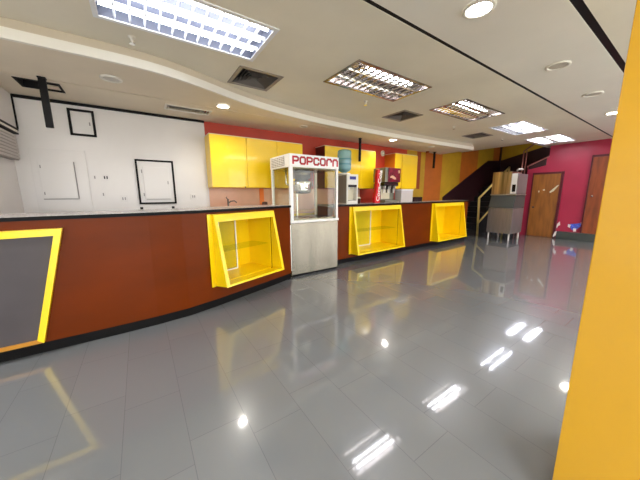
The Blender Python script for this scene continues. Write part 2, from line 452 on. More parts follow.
def square_vent(v, label):
    x0, x1, y0, y1 = v; cx, cy = (x0 + x1) / 2, (y0 + y1) / 2
    t = thing('air_vent', label, 'air vent', (cx, cy, ZC), 'square air diffusers in the ceiling')
    box(x0 + .003, x1 - .003, y0 + .003, y1 - .003, ZC + .07, ZC + .08).build('backing', M['void'], t)
    hx, hy = (x1 - x0) / 2, (y1 - y0) / 2
    f = MB()
    def ring(a, zt, b, zb, th=.006):
        # a sloping square ring from half size a (top) to b (bottom)
        for sx, sy in ((1, 0), (-1, 0), (0, 1), (0, -1)):
            def P(h, s, z):
                if sx: return (cx + sx * h * hx, cy + s * h * hy, z)
                return (cx + s * h * hx, cy + sy * h * hy, z)
            f.hexa([P(a, -1, zt), P(a, 1, zt), P(b, 1, zb), P(b, -1, zb)],
                   [P(a, -1, zt + th), P(a, 1, zt + th), P(b, 1, zb + th), P(b, -1, zb + th)])
    for k in range(6):
        a = .12 + k * .145
        ring(a, ZC + .05, a + .10, ZC + .002, .004)
    f.build('vanes', M['ventdark'], t)
    r = MB(); w = .03
    r.box(x0 - .012, x1 + .012, y0 - .012, y0 + w, ZC - .008, ZC).box(x0 - .012, x1 + .012, y1 - w, y1 + .012, ZC - .008, ZC)
    r.box(x0 - .012, x0 + w, y0 + w, y1 - w, ZC - .008, ZC).box(x1 - w, x1 + .012, y0 + w, y1 - w, ZC - .008, ZC)
    r.build('frame', M['ventgrey'], t)
square_vent(VENTS[0], 'square grey ceiling vent nearest the camera, beside the big louvred light')
square_vent(VENTS[1], 'square dark ceiling vent above the right counter, middle of the three')
square_vent(VENTS[2], 'farthest square ceiling vent, near the end of the soffit')

def downlight(x, y, z, label, lit, r=.095, group='round recessed downlights'):
    t = thing('downlight', label, 'downlight', (x, y, z), group)
    MB().lathe([(r, -.001), (r, -.012), (r * .8, -.016), (r * .76, -.006), (r * .76, -.001)], (x, y, z), 28, False).build('trim_ring', M['cove'], t)
    MB().lathe([(.001, -.004), (r * .5, -.006), (r * .77, -.004), (r * .77, -.0015), (.001, -.0015)], (x, y, z), 24, False).build('lens', M['spot'] if lit else M['spotoff'], t)
G = 'round downlights in the centre ceiling panel'
downlight(*SPOTS[1], ZC, 'large lit round downlight at the top between the two black ceiling lines', True, .115, G)
downlight(*SPOTS[2], ZC, 'unlit round downlight in the centre ceiling panel, next after the lit one', False, .115, G)
downlight(*SPOTS[3], ZC, 'unlit round downlight in the centre ceiling panel, nearer the yellow pillar', False, .115, G)
downlight(*SPOTS[4], ZC, 'lit round downlight touching the outline of the yellow pillar', True, .115, G)
G = 'round downlights in the soffit over the counter'
downlight(-.12, 3.84, ZS, 'unlit round downlight in the soffit above the left white wall', False, .10, G)
downlight(1.12, 4.09, ZS, 'lit round downlight in the soffit above the first yellow cabinets', True, .10, G)
downlight(2.66, 4.45, ZS, 'unlit small downlight in the soffit above the popcorn machine', False, .08, G)
downlight(5.04, 4.37, ZS, 'lit round downlight in the soffit above the soda dispenser', True, .11, G)
downlight(6.62, 4.42, ZS, 'unlit downlight near the far end of the soffit', False, .09, G)

def sprinkler(x, y, label, big=False):
    t = thing('ceiling_sprinkler', label, 'sprinkler', (x, y, ZC), 'sprinkler heads in the ceiling')
    MB().lathe([(.03, 0), (.028, -.008), (.012, -.012), (.012, -.035), (.006, -.045), (.006, -.055)], (x, y, ZC), 14).build('body', M['cove'], t)
    MB().lathe([(.024, -.056), (.024, -.060)], (x, y, ZC), 14).build('deflector', M['chrome'], t)
sprinkler(.09, 3.17, 'white sprinkler head under the big louvred light at the top left')
sprinkler(3.05, 3.22, 'sprinkler head between the second ceiling light and the soffit')
sprinkler(5.71, 3.30, 'sprinkler head beside the third ceiling light')
sprinkler(7.96, 3.27, 'sprinkler head beyond the fourth ceiling light')

# louvred grille in the soffit
t = thing('soffit_grille', 'long white louvred grille set in the soffit near the lit downlight', 'air vent', ((LUV[0] + LUV[1]) / 2, (LUV[2] + LUV[3]) / 2, ZS))
box(LUV[0] + .003, LUV[1] - .003, LUV[2] + .003, LUV[3] - .003, ZS + .06, ZS + .07).build('backing', M['ventgrey'], t)
r = MB(); w = .02; x0, x1, y0, y1 = LUV
r.box(x0 - .01, x1 + .01, y0 - .01, y0 + w, ZS - .008, ZS).box(x0 - .01, x1 + .01, y1 - w, y1 + .01, ZS - .008, ZS)
r.box(x0 - .01, x0 + w, y0 + w, y1 - w, ZS - .008, ZS).box(x1 - w, x1 + .01, y0 + w, y1 - w, ZS - .008, ZS)
r.build('frame', M['cove'], t)
lv = MB()
for k in range(1, 14):
    x = x0 + (x1 - x0) * k / 14
    lv.hexa([(x - .004, y0 + w, ZS), (x, y0 + w, ZS), (x, y1 - w, ZS), (x - .004, y1 - w, ZS)],
            [(x + .016, y0 + w, ZS + .04), (x + .020, y0 + w, ZS + .04), (x + .020, y1 - w, ZS + .04), (x + .016, y1 - w, ZS + .04)])
lv.build('vanes', M['cove'], t)

# open ceiling hatch with hanging bracket
t = thing('ceiling_hatch', 'open square ceiling hatch, dark inside, above the white wall', 'hatch', ((HATCH[0] + HATCH[1]) / 2, 4.51, ZS))
x0, x1, y0, y1 = HATCH
h = MB(); h.box(x0 - .02, x1 + .02, y0 - .02, y1 + .02, ZS + .15, ZS + .16)
h.box(x0 + .0005, x0 + .006, y0 + .006, y1 - .006, ZS + .001, ZS + .15).box(x1 - .006, x1 - .0005, y0 + .006, y1 - .006, ZS + .001, ZS + .15)
h.box(x0 + .0005, x1 - .0005, y0 + .0005, y0 + .006, ZS + .001, ZS + .15).box(x0 + .0005, x1 - .0005, y1 - .006, y1 - .0005, ZS + .001, ZS + .15)
h.box(x0 - .02, x0 - .002, y0 - .02, y1 + .02, ZS + .031, ZS + .15).box(x1 + .002, x1 + .02, y0 - .02, y1 + .02, ZS + .031, ZS + .15)
h.box(x0 - .002, x1 + .002, y0 - .02, y0 - .002, ZS + .031, ZS + .15).box(x0 - .002, x1 + .002, y1 + .002, y1 + .02, ZS + .031, ZS + .15)
h.build('recess', M['void'], t)
h = MB(); w = .014
h.box(x0 - .01, x1 + .01, y0 - .01, y0 + w, ZS - .006, ZS).box(x0 - .01, x1 + .01, y1 - w, y1 + .01, ZS - .006, ZS)
h.box(x0 - .01, x0 + w, y0 + w, y1 - w, ZS - .006, ZS).box(x1 - w, x1 + .01, y0 + w, y1 - w, ZS - .006, ZS)
h.build('frame', M['black'], t)
box(x1 - .15, x1 - .02, y0 + .16, y1 - .02, ZS + .01, ZS + .022).build('loose_tile', M['soffit'], t)

def rod(x, y, zb, w, label):
    t = thing('hanging_bracket', label, 'ceiling bracket', (x, y, ZS), 'black brackets hanging from the soffit')
    box(x - w * .55, x + w * .55, y - w * .55, y + w * .55, ZS - .012, ZS).build('mounting_plate', M['black'], t, bevel=.002)
    MB().box(x - w / 2, x + w / 2, y - .018, y + .018, zb, ZS - .012).build('pole', M['black'], t, bevel=.003)
rod(-.735, 4.22, 2.09, .062, 'wide black bracket hanging from the soffit by the open hatch')
rod(4.265, 4.65, 2.09, .05, 'black bracket hanging in front of the second yellow cabinet')
rod(7.53, 4.90, 2.12, .07, 'black bracket hanging before the orange and yellow stripes')

# small dark sensor pieces at the end of the soffit
t = tag(MB().lathe([(.001, 0), (.05, -.002), (.05, -.035), (.03, -.05), (.001, -.055)], (7.25, 4.95, ZS - .001), 16, False).build('ceiling_sensor', M['rust'], loc=(7.25, 4.95, ZS)),
        'small dark round sensor under the soffit before the stripes', 'sensor')

# ---------------------------------------------------------------- white wall fittings (wall face at y = YW-.02)
YF = YW - .02
def framed_hatch(x0, x1, z0, z1, w, label, latches):
    t = thing('wall_hatch', label, 'wall hatch', ((x0 + x1) / 2, YF, z0))
    f = MB()
    f.box(x0, x1, YF - .02, YF, z0, z0 + w).box(x0, x1, YF - .02, YF, z1 - w, z1)
    f.box(x0, x0 + w, YF - .02, YF, z0 + w, z1 - w).box(x1 - w, x1, YF - .02, YF, z0 + w, z1 - w)
    f.build('frame', M['black'], t)
    box(x0 + w + .002, x1 - w - .002, YF - .008, YF, z0 + w + .002, z1 - w - .002).build('panel', M['panelwhite'], t)
    for (lx, lz) in latches:
        box(lx - .007, lx + .007, YF - .014, YF - .0085, lz - .022, lz + .022).build('latch', M['greyline'], t)
    return t
framed_hatch(-.69, -.41, 2.17, 2.52, .028, 'small black-framed white hatch high on the white wall', [(-.47, 2.34)])
t = framed_hatch(0.0, .52, 1.21, 1.90, .026, 'black-framed white wall hatch just above the counter', [])
f = MB(); f.box(.09, .44, YF - .02, YF - .0085, 1.29, 1.79); f.build('inner_door', M['panelwhite'], t, bevel=.003)
box(.10, .44, YF - .022, YF - .0085, 1.282, 1.288).build('door_gap', M['greyline'], t)
for lx, lz in ((.075, 1.72), (.075, 1.36), (.42, 1.55)):
    box(lx - .006, lx + .006, YF - .026, YF - .0085, lz - .025, lz + .025).build('latch', M['greyline'], t)
# big pale electrical panel
t = thing('wall_electrical_panel', 'large white electrical panel with inner door on the white wall beside grey slats', 'electrical panel', (-.85, YF, 1.13))
box(-1.13, -.57, YF - .012, YF, 1.13, 1.97).build('cover', M['panelwhite'], t, bevel=.002)
box(-1.06, -.71, YF - .03, YF - .0125, 1.31, 1.80).build('door', M['panelwhite'], t, bevel=.003)
MB().box(-.708, -.698, YF - .024, YF - .0125, 1.31, 1.81).box(-1.06, -.70, YF - .024, YF - .0125, 1.298, 1.308).build('door_gap', M['greyline'], t)
for z in (1.38, 1.73): box(-1.045, -1.035, YF - .034, YF - .0305, z - .02, z + .02).build('hinge', M['greyline'], t)
def plate(x, z, w, h, label, toggles=0, dark=False, cat='light switch'):
    t = thing('light_switch' if cat == 'light switch' else 'wall_outlet', label, cat, (x, YF, z))
    box(x - w / 2, x + w / 2, YF - .008, YF, z - h / 2, z + h / 2).build('cover_plate', M['panelwhite'], t, bevel=.002)
    for k in range(toggles):
        xx = x + (k - (toggles - 1) / 2) * .03
        box(xx - .007, xx + .007, YF - .014, YF - .0085, z - .02, z + .02).build('toggle' if cat == 'light switch' else 'socket', M['greyline' if not dark else 'black'], t)
plate(-.50, 1.61, .05, .07, 'small pale wall switch, left of the pair above the counter', 1)
plate(-.375, 1.61, .075, .09, 'double switch with two dark toggles on the white wall', 2, True)
plate(-.43, 1.365, .065, .08, 'single switch below the pair of switches on the white wall', 1)
plate(-.19, 1.30, .09, .10, 'white outlet plate left of the large black-framed hatch', 2, False, 'outlet')
plate(.79, 1.325, .10, .09, 'white outlet plate right of the large black-framed hatch', 2, False, 'outlet')
for k, x in enumerate((.02, .46)):
    tag(box(x - .02, x + .02, YF - .012, YF, 1.13, 1.165).build('wall_cable_clip', M['black'], loc=(x, YF, 1.14)),
        'tiny black cable clip under the large black-framed hatch, ' + ('left one' if k == 0 else 'right one'), 'cable clip', 'cable clips above the counter')

# air conditioner box on the left end wall + slatted panel below
t = thing('air_conditioner', 'white boxed air conditioner with dark edge trim at the upper left', 'air conditioner', (-1.27, 4.8, 2.13))
box(-1.27, -1.19, 4.35, 5.075, 2.19, 2.595).build('body', M['whitewall'], t, bevel=.008)
MB().box(-1.27, -1.180, 4.35, 5.078, 2.168, 2.188).build('upper_edge', M['black'], t)
MB().box(-1.27, -1.185, 4.35, 5.075, 2.118, 2.134).build('lower_edge', M['black'], t)
box(-1.27, -1.19, 4.35, 5.07, 2.135, 2.167).build('lower_lip', M['cove'], t)
box(-1.189, -1.176, 5.05, 5.079, 2.19, 2.595).build('corner_trim', M['black'], t)
t = thing('wall_grille', 'grey slatted panel on the wall below the boxed air conditioner', 'grille', (-1.27, 4.75, 1.78))
box(-1.27, -1.20, 4.36, 4.97, 1.79, 2.10).build('backing', M['ventgrey'], t)
sl = MB()
for k in range(8): sl.box(-1.199, -1.188, 4.36, 4.97, 1.80 + k * .038, 1.826 + k * .038)
sl.build('slats', M['lightgrey'], t)

# ---------------------------------------------------------------- counters
LC = [(-2.6, 3.07), (-1.2, 3.07), (-.3, 3.075), (.05, 3.09), (.35, 3.125), (.665, 3.213), (1.55, 3.52), (1.92, 3.66)]
RC = [(2.93, 3.90), (3.40, 3.915), (4.86, 3.955), (6.22, 3.99), (7.70, 4.03), (8.05, 4.04)]
def offset(P, d):
    out = []
    for i, p in enumerate(P):
        a = Vector(P[max(i - 1, 0)]); b = Vector(P[min(i + 1, len(P) - 1)])
        n = (b - a).normalized(); n = Vector((-n.y, n.x))
        out.append((p[0] + n.x * d, p[1] + n.y * d))
    return out
def band(P, d0, d1, z0, z1, skip=()):
    A, B = offset(P, d0), offset(P, d1); mb = MB()
    for i in range(len(P) - 1):
        if i in skip: continue
        mb.hexa([(*A[i], z0), (*A[i + 1], z0), (*B[i + 1], z0), (*B[i], z0)],
                [(*A[i], z1), (*A[i + 1], z1), (*B[i + 1], z1), (*B[i], z1)])
    return mb
def counter(P, label, dz, opens, xr):
    """opens: {segment: (z bottom, z top)} where a display case sits"""
    t = thing('service_counter', label, 'counter', (P[len(P) // 2][0], P[len(P) // 2][1], 0), 'service counters')
    f = MB(); A, B = offset(P, 0), offset(P, .03)
    top = dz - .035
    for i in range(len(P) - 1):
        spans = [(.1, top)] if i not in opens else [(.1, opens[i][0]), (opens[i][1], top)]
        for (za, zb) in spans:
            f.hexa([(*A[i], za), (*A[i + 1], za), (*B[i + 1], za), (*B[i], za)], [(*A[i], zb), (*A[i + 1], zb), (*B[i + 1], zb), (*B[i], zb)])
    f.build('front_panel', M['counter'], t)
    band(P, .02, .04, 0.001, .1).build('kickboard', M['kick'], t)
    D = offset(P, .56)
    for (i, s) in ((0, 1), (len(P) - 1, -1)):
        a, b = Vector(B[i]), Vector(D[i])
        u = Vector((.03 * s, 0)); e = MB()
        e.hexa([(*a, .001), (*b, .001), (*(b + u), .001), (*(a + u), .001)], [(*a, top), (*b, top), (*(b + u), top), (*(a + u), top)])
        e.build('end_panel', M['counter'], t)
    band(P, .53, .56, .001, top).build('back_panel', M['greyboard'], t)
    wt = band(P, -.02, .60, dz - .032, dz).build('worktop', M['worktop'], t)
    band(P, -.028, -.0205, dz - .034, dz - .003).build('edge_strip', M['kick'], wt)
    return t
DIV = dict(box1=(.26, 1.125), box2=(.17, 1.105), box3=(.13, 1.105))
counter(LC, 'long curved red-brown counter with grey top, left of the popcorn machine', ZT, {5: DIV['box1']}, 0)
counter(RC, 'straight red-brown counter with grey top, right of the popcorn machine', ZT - .03, {1: DIV['box2'], 3: DIV['box3']}, 0)

def display_case(a, b, zb, zt, depth, rise, label, sliding, name='display_case'):
    """a, b: left and right points on the counter front; wedge shaped case, deeper at its foot"""
    a = Vector((*a, 0)); b = Vector((*b, 0)); W = (b - a).length
    ang = math.atan2(b.y - a.y, b.x - a.x)
    MT = Matrix.Translation(a) @ Matrix.Rotation(ang, 4, 'Z')
    t = thing(name, label, 'display case', (*((a + b) / 2).xy, zb), 'yellow display cases built into the counters')
    dt = .035; D = depth; zf = zb + rise
    def outer(z): return -(dt + (D - dt) * (zt - z) / (zt - zf))
    def bd(mb, n, m, parent=t, bevel=0): return mb.xf(MT).build(n, M[m], parent, bevel)
    th = .022
    # side panels: wedge outside, box inside the counter
    for x in (0, W - th):
        bd(MB().prism([(x, -.001, zb), (x, -D, zf), (x, -dt, zt), (x, -.001, zt)], (th, 0, 0)), 'side_panel', 'yellow')
    for x0_, x1_ in ((0.031, .031 + .012), (W - .031 - .012, W - .031)):
        bd(box(x0_, x1_, .001, .49, zb + .03, zt - .01), 'inner_side', 'yellow')
    # flat flange against the counter, on the left
    bd(box(-.055, -.001, -.012, -.001, zb, zt), 'flange', 'yellow')
    bd(MB().prism([(th, -.001, zb), (th, -D, zf), (th, -D, zf + .022), (th, -.001, zb + .022)], (W - 2 * th, 0, 0)), 'bottom_panel', 'yellow')
    bd(MB().box(.044, W - .044, .001, .49, zb + .012, zb + .03), 'inner_floor', 'yellow')
    bd(MB().box(.044, W - .044, .001, .49, zt - .03, zt - .012), 'inner_roof', 'yellow')
    bd(MB().box(th, W - th, -dt, -.001, zt - .02, zt), 'top_panel', 'yellow')
    # front frame lying in the slanted plane
    nrm = Vector((0, -(zt - zf), -(D - dt))).normalized() * .014
    def pt(x, z): return Vector((x, outer(z), z))
    def slab(x0_, x1_, z0_, z1_, m, thick=1.0, back=0):
        q = [pt(x0_, z0_), pt(x1_, z0_), pt(x1_, z1_), pt(x0_, z1_)]
        q = [p + nrm * back for p in q]
        return MB().hexa(q, [p + nrm * thick for p in q])
    fr = MB()
    hb = .085
    for (x0_, x1_, z0_, z1_) in ((0, W, zt - hb, zt), (0, .042, zf, zt - hb), (W - .042, W, zf, zt - hb), (.042, W - .042, zf, zf + .022)):
        s = slab(x0_, x1_, z0_, z1_, None); n = len(fr.v); fr.v += s.v; fr.f += [[i + n for i in f] for f in s.f]; fr.sm += s.sm
    bd(fr, 'front_frame', 'yellow')
    # glass shelf and sliding doors at the back
    zm = zb + (zt - zb) * .45
    if sliding:
        bd(box(.046, W - .046, .04, .38, zm, zm + .006), 'glass_shelf', 'glassgreen')
    bd(box(.044, W - .044, .475, .49, zb + .031, zt - .031), 'back_panel', 'yellow')
    if sliding:
        for (x0_, x1_, yy) in ((W * .16, W * .60, .33), (W * .08, W * .34, .36)) if sliding == 1 else ((W * .10, W * .62, .33), (W * .06, W * .22, .36)):
            g = MB(); w = .018; z0_, z1_ = zb + .04, zt - .04
            g.box(x0_, x1_, yy, yy + .012, z0_, z0_ + w).box(x0_, x1_, yy, yy + .012, z1_ - w, z1_)
            g.box(x0_, x0_ + w, yy, yy + .012, z0_ + w, z1_ - w).box(x1_ - w, x1_, yy, yy + .012, z0_ + w, z1_ - w)
            d = bd(g, 'sliding_door', 'whiteframe')
            bd(box(x0_ + w, x1_ - w, yy + .004, yy + .008, z0_ + w, z1_ - w), 'pane', 'glassgreen', d)
    return t
display_case(LC[5], LC[6], .265, 1.13, .215, .03, 'yellow wedge-shaped display case with glass, left of the popcorn machine', 1)
display_case(RC[1], RC[2], .17, 1.11, .20, .01, 'yellow wedge-shaped display case with glass, just right of the popcorn machine', 2)
display_case(RC[3], RC[4], .13, 1.11, .20, .01, 'yellow wedge-shaped display case nearest the far end of the counter', 0)

# big trapezoid framed board on the left counter
t = thing('framed_board', 'large grey board in a slanted yellow frame on the counter, at the left edge', 'board', (-1.38, 3.065, .11))
yb = 3.068
OUT = [(-.56, 1.08), (-.79, .115), (-1.98, .115), (-2.21, 1.08)]
INN = [(-.618, 1.022), (-.828, .145), (-1.915, .145), (-2.115, 1.018)]
def quadprism(pts, y0, y1): return MB().prism([(p[0], y0, p[1]) for p in pts], (0, y1 - y0, 0))
quadprism([OUT[0], INN[0], INN[3], OUT[3]], yb - .045, yb).build('frame_top', M['yellow'], t)
quadprism([OUT[0], OUT[1], INN[1], INN[0]], yb - .045, yb).build('frame_side', M['yellow'], t)
quadprism([OUT[2], OUT[3], INN[3], INN[2]], yb - .045, yb).build('frame_side', M['yellow'], t)
quadprism([OUT[1], OUT[2], INN[2], INN[1]], yb - .040, yb).build('frame_bottom', M['goldedge'], t)
quadprism(INN, yb - .02, yb - .001).build('board', M['greyboard'], t)

# ---------------------------------------------------------------- popcorn machine
PX0, PX1, PY0, PY1 = 1.955, 2.90, 3.70, 4.40
t = thing('popcorn_machine', 'white framed glass popcorn machine on a steel base between the two counters', 'popcorn machine', ((PX0 + PX1) / 2, (PY0 + PY1) / 2, 0))
b_ = box(PX0, PX1, PY0, PY1, .035, .895).build('steel_base', M['steel'], t, bevel=.008)
for sx in (PX0 + .04, PX1 - .09):
    for sy in (PY0 + .05, PY1 - .1): box(sx, sx + .05, sy, sy + .05, 0.0, .035).build('foot', M['black_gloss'], t)
box(PX0 + .02, PX1 - .02, PY0 + .03, PY0 + .045, .006, .034).build('plinth', M['kick'], t)
box(PX0 - .012, PX1 + .012, PY0 - .012, PY1 + .012, .897, .935).build('lower_rail', M['whiteframe'], t, bevel=.005)
zg0, zg1 = .935, 1.775
w = .042
for (x, y, ww) in ((PX0, PY0, .055), (PX1 - w, PY0, w), (PX0, PY1 - w, w), (PX1 - w, PY1 - w, w)):
    box(x, x + ww, y, y + w, zg0, zg1).build('post', M['whiteframe'], t, bevel=.004)
hd = box(PX0 - .006, PX1 + .006, PY0 - .006, PY1 + .006, zg1, 1.97).build('header', M['whiteframe'], t, bevel=.006)
box(PX0 + .03, PX1 - .03, PY0 + .03, PY1 - .03, zg1 - .02, zg1 - .001).build('inner_roof', M['steel'], t)
g = MB(); g.box(PX0 - .011, PX0 - .0065, PY0 + .16, PY1 - .05, 1.80, 1.94)
g.build('side_grille', M['ventgrey'], hd)
s = MB()
for k in range(5): s.box(PX0 - .016, PX0 - .0112, PY0 + .17, PY1 - .06, 1.812 + k * .026, 1.822 + k * .026)
for k in range(6): s.box(PX0 - .018, PX0 - .0162, PY0 + .18 + k * .085, PY0 + .186 + k * .085, 1.805, 1.935)
s.build('grille_bars', M['whiteframe'], hd)
box(PX0 + .055, PX1 - w, PY0 + .015, PY0 + .02, zg0, zg1).build('front_glass', M['glasssmoke'], t)
box(PX0 + .015, PX0 + .02, PY0 + w, PY1 - w, zg0, zg1).build('side_glass', M['glasssmoke'], t)
box(PX1 - .02, PX1 - .015, PY0 + w, PY1 - w, zg0, zg1).build('side_glass', M['glasssmoke'], t)
MB().box(PX0 + w, PX0 + .48, PY1 - .03, PY1 - .024, zg0, zg1).box(PX0 + .50, PX1 - w, PY1 - .02, PY1 - .014, zg0, zg1).build('back_door', M['glasssmoke'], t)
box(PX0 + .485, PX0 + .51, PY1 - .035, PY1 - .008, zg0, zg1).build('back_door_frame', M['alu'], t)
box(PX0 + .03, PX1 - .03, PY0 + .05, PY1 - .05, .936, .955).build('popcorn_tray', M['steel'], t)
# hanging kettle with hood and arm
kx, ky = (PX0 + PX1) / 2 - .06, (PY0 + PY1) / 2 + .0
k_ = MB().lathe([(.10, 0), (.155, .02), (.17, .07), (.17, .20), (.165, .215), (.12, .225), (.115, .26)], (kx, ky, 1.36), 30).build('kettle', M['chrome'], t, 0)
MB().lathe([(.16, 0), (.16, .16)], (kx, ky, 1.62), 30).build('hood', M['steel'], t)
MB().tube([(kx, ky, 1.585), (kx, ky, 1.625)], .02).build('kettle_shaft', M['chrome'], t)
MB().tube([(kx - .17, ky, 1.5), (kx - .24, ky, 1.5), (kx - .30, ky, 1.53), (kx - .30, ky, 1.755)], .016).build('hanger_arm', M['chrome'], t)
MB().tube([(kx + .17, ky, 1.5), (kx + .22, ky, 1.5), (kx + .22, ky, 1.755)], .014).build('hanger_arm', M['chrome'], t)
MB().tube([(kx - .02, ky - .17, 1.47), (kx - .02, ky - .24, 1.44)], .012).build('kettle_handle', M['brownplastic'], k_)

def text_mesh(txt, size, name, m, parent, at, rot, ext=.003, off=0, sx=1, sz=1, space=1, align='LEFT'):
    cu = bpy.data.curves.new('lettering', 'FONT'); cu.body = txt; cu.size = size
    cu.extrude = ext; cu.offset = off; cu.space_character = space; cu.align_x = align
    o = bpy.data.objects.new('lettering', cu); C.objects.link(o)
    bpy.context.view_layer.update()
    me = bpy.data.meshes.new_from_object(o.evaluated_get(bpy.context.evaluated_depsgraph_get()))
    C.objects.unlink(o); bpy.data.objects.remove(o)
    me.transform(Matrix.Translation(Vector(at) - world_loc(parent)) @ rot @ Matrix.Diagonal((sx, sz, 1, 1)))
    me.materials.clear(); me.materials.append(m)
    n = bpy.data.objects.new(name, me); C.objects.link(n); n.parent = parent
    xs = [v.co.x for v in me.vertices]
    return n
FR = Matrix.Rotation(PI / 2, 4, 'X')
# blocky letters drawn as rounded strokes so they read as in the sign
def stroke_letters(word, x0, x1, z0, z1, y, r, m, name, parent, dz=0):
    n = len(word); cell = (x1 - x0) / n; mb = MB()
    h = z1 - z0
    sh = {
        'P': [[(0, 0), (0, 1), (.75, 1), (1, .85), (1, .55), (.75, .42), (0, .42)]],
        'O': [[(.2, 0), (0, .2), (0, .8), (.2, 1), (.8, 1), (1, .8), (1, .2), (.8, 0), (.2, 0)]],
        'C': [[(1, .72), (1, .85), (.8, 1), (.2, 1), (0, .8), (0, .2), (.2, 0), (.8, 0), (1, .15), (1, .28)]],
        'r': [[(0, 0), (0, .75), (.25, 1), (.8, 1), (1, .82), (1, .62)]],
        'n': [[(0, 0), (0, .75), (.25, 1), (.75, 1), (1, .75), (1, 0)]]}
    for i, ch in enumerate(word):
        cx = x0 + i * cell + cell * .14; cw = cell * .70
        for st in sh[ch]:
            P = [Vector((cx + u * cw, 0, z0 + v * h)) for u, v in st]
            for a, b in zip(P, P[1:]):
                d = (b - a).normalized(); nn = Vector((-d.z, 0, d.x)) * r; e = d * r * .7
                q = [a - e - nn, b + e - nn, b + e + nn, a - e + nn]
                mb.hexa([(p.x, y, p.z) for p in q], [(p.x, y - .004, p.z) for p in q])
    return mb.build(name, m, parent)
yl = PY0 - .0065
stroke_letters('POPCOrn', PX0 + .040, PX1 - .010, 1.825, 1.925, yl, .0148, M['redletter'], 'lettering', hd)
box(PX0 + .02, PX1 - .005, yl - .001, yl - .0002, 1.795, 1.955).build('sign_face', M['white'], hd)
# latch on the left of the base
MB().tube([(PX0 - .02, PY0 + .03, .58), (PX0 - .02, PY0 + .03, .61)], .012).build('latch', M['chrome'], t)
MB().box(PX0 - .022, PX0 - .004, PY0 - .0, PY0 + .02, .12, .87).build('edge_strip', M['alu'], t)

# ---------------------------------------------------------------- cabinets
def cabinet(x0, x1, z0, z1, y0, splits, label, side):
    t = thing('wall_cabinet', label, 'cabinet', ((x0 + x1) / 2, (y0 + YW) / 2, z0), 'yellow wall cabinets')
    MB().box(x0, x1, y0 + .02, YW - .001, z0, z1).build('body', M[side], t, bevel=.003)
    box(x0, x1, y0 + .021, YW - .001, z1 + .001, z1 + .012).build('top_edge', M['cream'], t)
    xs = [x0] + splits + [x1]
    for a, b in zip(xs, xs[1:]):
        gp = .003 if b - x0 > .4 or x1 - x0 > 1.2 else .025
        d = box(a + .003, b - gp, y0, y0 + .018, z0 + .002, z1 - .002).build('door', M['yellow_cab'], t, bevel=.004)
        MB().box((b - .06), (b - .045), y0 - .012, y0 - .0005, z0 - .004, z0 + .02).build('pull', M['brownplastic'], d)
    return t
cabinet(1.04, 2.80, 1.475, 2.335, 4.73, [1.65, 2.24], 'wide yellow wall cabinet left of and behind the popcorn machine', 'yellow_cab')
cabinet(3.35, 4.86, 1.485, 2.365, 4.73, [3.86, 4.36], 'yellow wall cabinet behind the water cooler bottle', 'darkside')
cabinet(5.58, 6.50, 1.49, 2.385, 4.73, [5.86], 'smallest yellow wall cabinet, with an orange side, beside the stripes', 'orange_side')

# round vent disc on the red wall
t = thing('wall_speaker', 'small pale round disc high on the red wall between two cabinets', 'speaker', (5.49, YW, 2.42))
R = Matrix.Translation((5.49, YW - .001, 2.42)) @ Matrix.Rotation(PI / 2, 4, 'X')
MB().lathe([(.075, 0), (.075, .015), (.055, .025), (.001, .026)], (0, 0, 0), 24, False).xf(R).build('cover', M['cream'], t)
MB().lathe([(.05, .0265), (.05, .029), (.035, .029), (.035, .0265)], (0, 0, 0), 24, False).xf(R).build('ring', M['ventgrey'], t)

# back counter with tap
t = thing('back_counter', 'low yellow base cabinets with pale worktop along the back wall', 'counter', (2.9, 4.85, 0))
box(1.08, 6.4, 4.62, YW - .005, .0, .98).build('cabinet_body', M['yellow_cab'], t)
box(1.06, 6.42, 4.58, YW - .003, .98, 1.02).build('worktop', M['peach'], t, bevel=.004)
t = thing('faucet', 'small dark tap on the back worktop under the first cabinets', 'faucet', (1.32, 4.88, 1.02))
MB().lathe([(.03, 0), (.028, .015), (.016, .02), (.015, .24), (.02, .25), (.001, .26)], (1.32, 4.88, 1.02), 14, True).build('body', M['ventdark'], t)
MB().tube([(1.32, 4.88, 1.20), (1.36, 4.86, 1.235), (1.42, 4.84, 1.245), (1.46, 4.83, 1.21)], .011).build('spout', M['ventdark'], t)
MB().tube([(1.32, 4.88, 1.27), (1.29, 4.88, 1.30), (1.30, 4.87, 1.315)], .009).build('lever', M['ventdark'], t)
tag(MB().lathe([(.05, 0), (.055, .02), (.055, .14), (.05, .19), (.001, .20)], (2.0, 4.84, 1.02), 16, True).build('cup', M['brownplastic'], loc=(2.0, 4.84, 1.02)),
    'small dark cup on the back worktop before the orange strip', 'cup')

# ---------------------------------------------------------------- things on the right counter
ZR = ZT - .03 + .0005
# water cooler
x0, x1, y0, y1 = 3.41, 3.70, 4.07, 4.40
t = thing('water_cooler', 'white countertop water cooler beside the popcorn machine', 'water cooler', ((x0 + x1) / 2, (y0 + y1) / 2, ZR))
bd = MB()
bd.box(x0, x1, y0 + .10, y1, ZR, 1.74)
bd.box(x0, x0 + .03, y0, y0 + .10, ZR, 1.74).box(x1 - .03, x1, y0, y0 + .10, ZR, 1.74)
bd.box(x0 + .03, x1 - .03, y0, y0 + .10, 1.54, 1.74).box(x0 + .03, x1 - .03, y0, y0 + .10, ZR, 1.22)
bd.build('body', M['coolerwhite'], t)
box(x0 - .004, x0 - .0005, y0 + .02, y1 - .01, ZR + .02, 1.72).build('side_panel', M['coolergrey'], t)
box(x0 + .07, x1 - .06, y0 - .006, y0 - .0005, 1.64, 1.70).build('control_panel', M['bluepanel'], t)
box(x0 + .032, x1 - .032, y0 + .004, y0 + .09, 1.49, 1.538).build('tap_housing', M['black_gloss'], t)
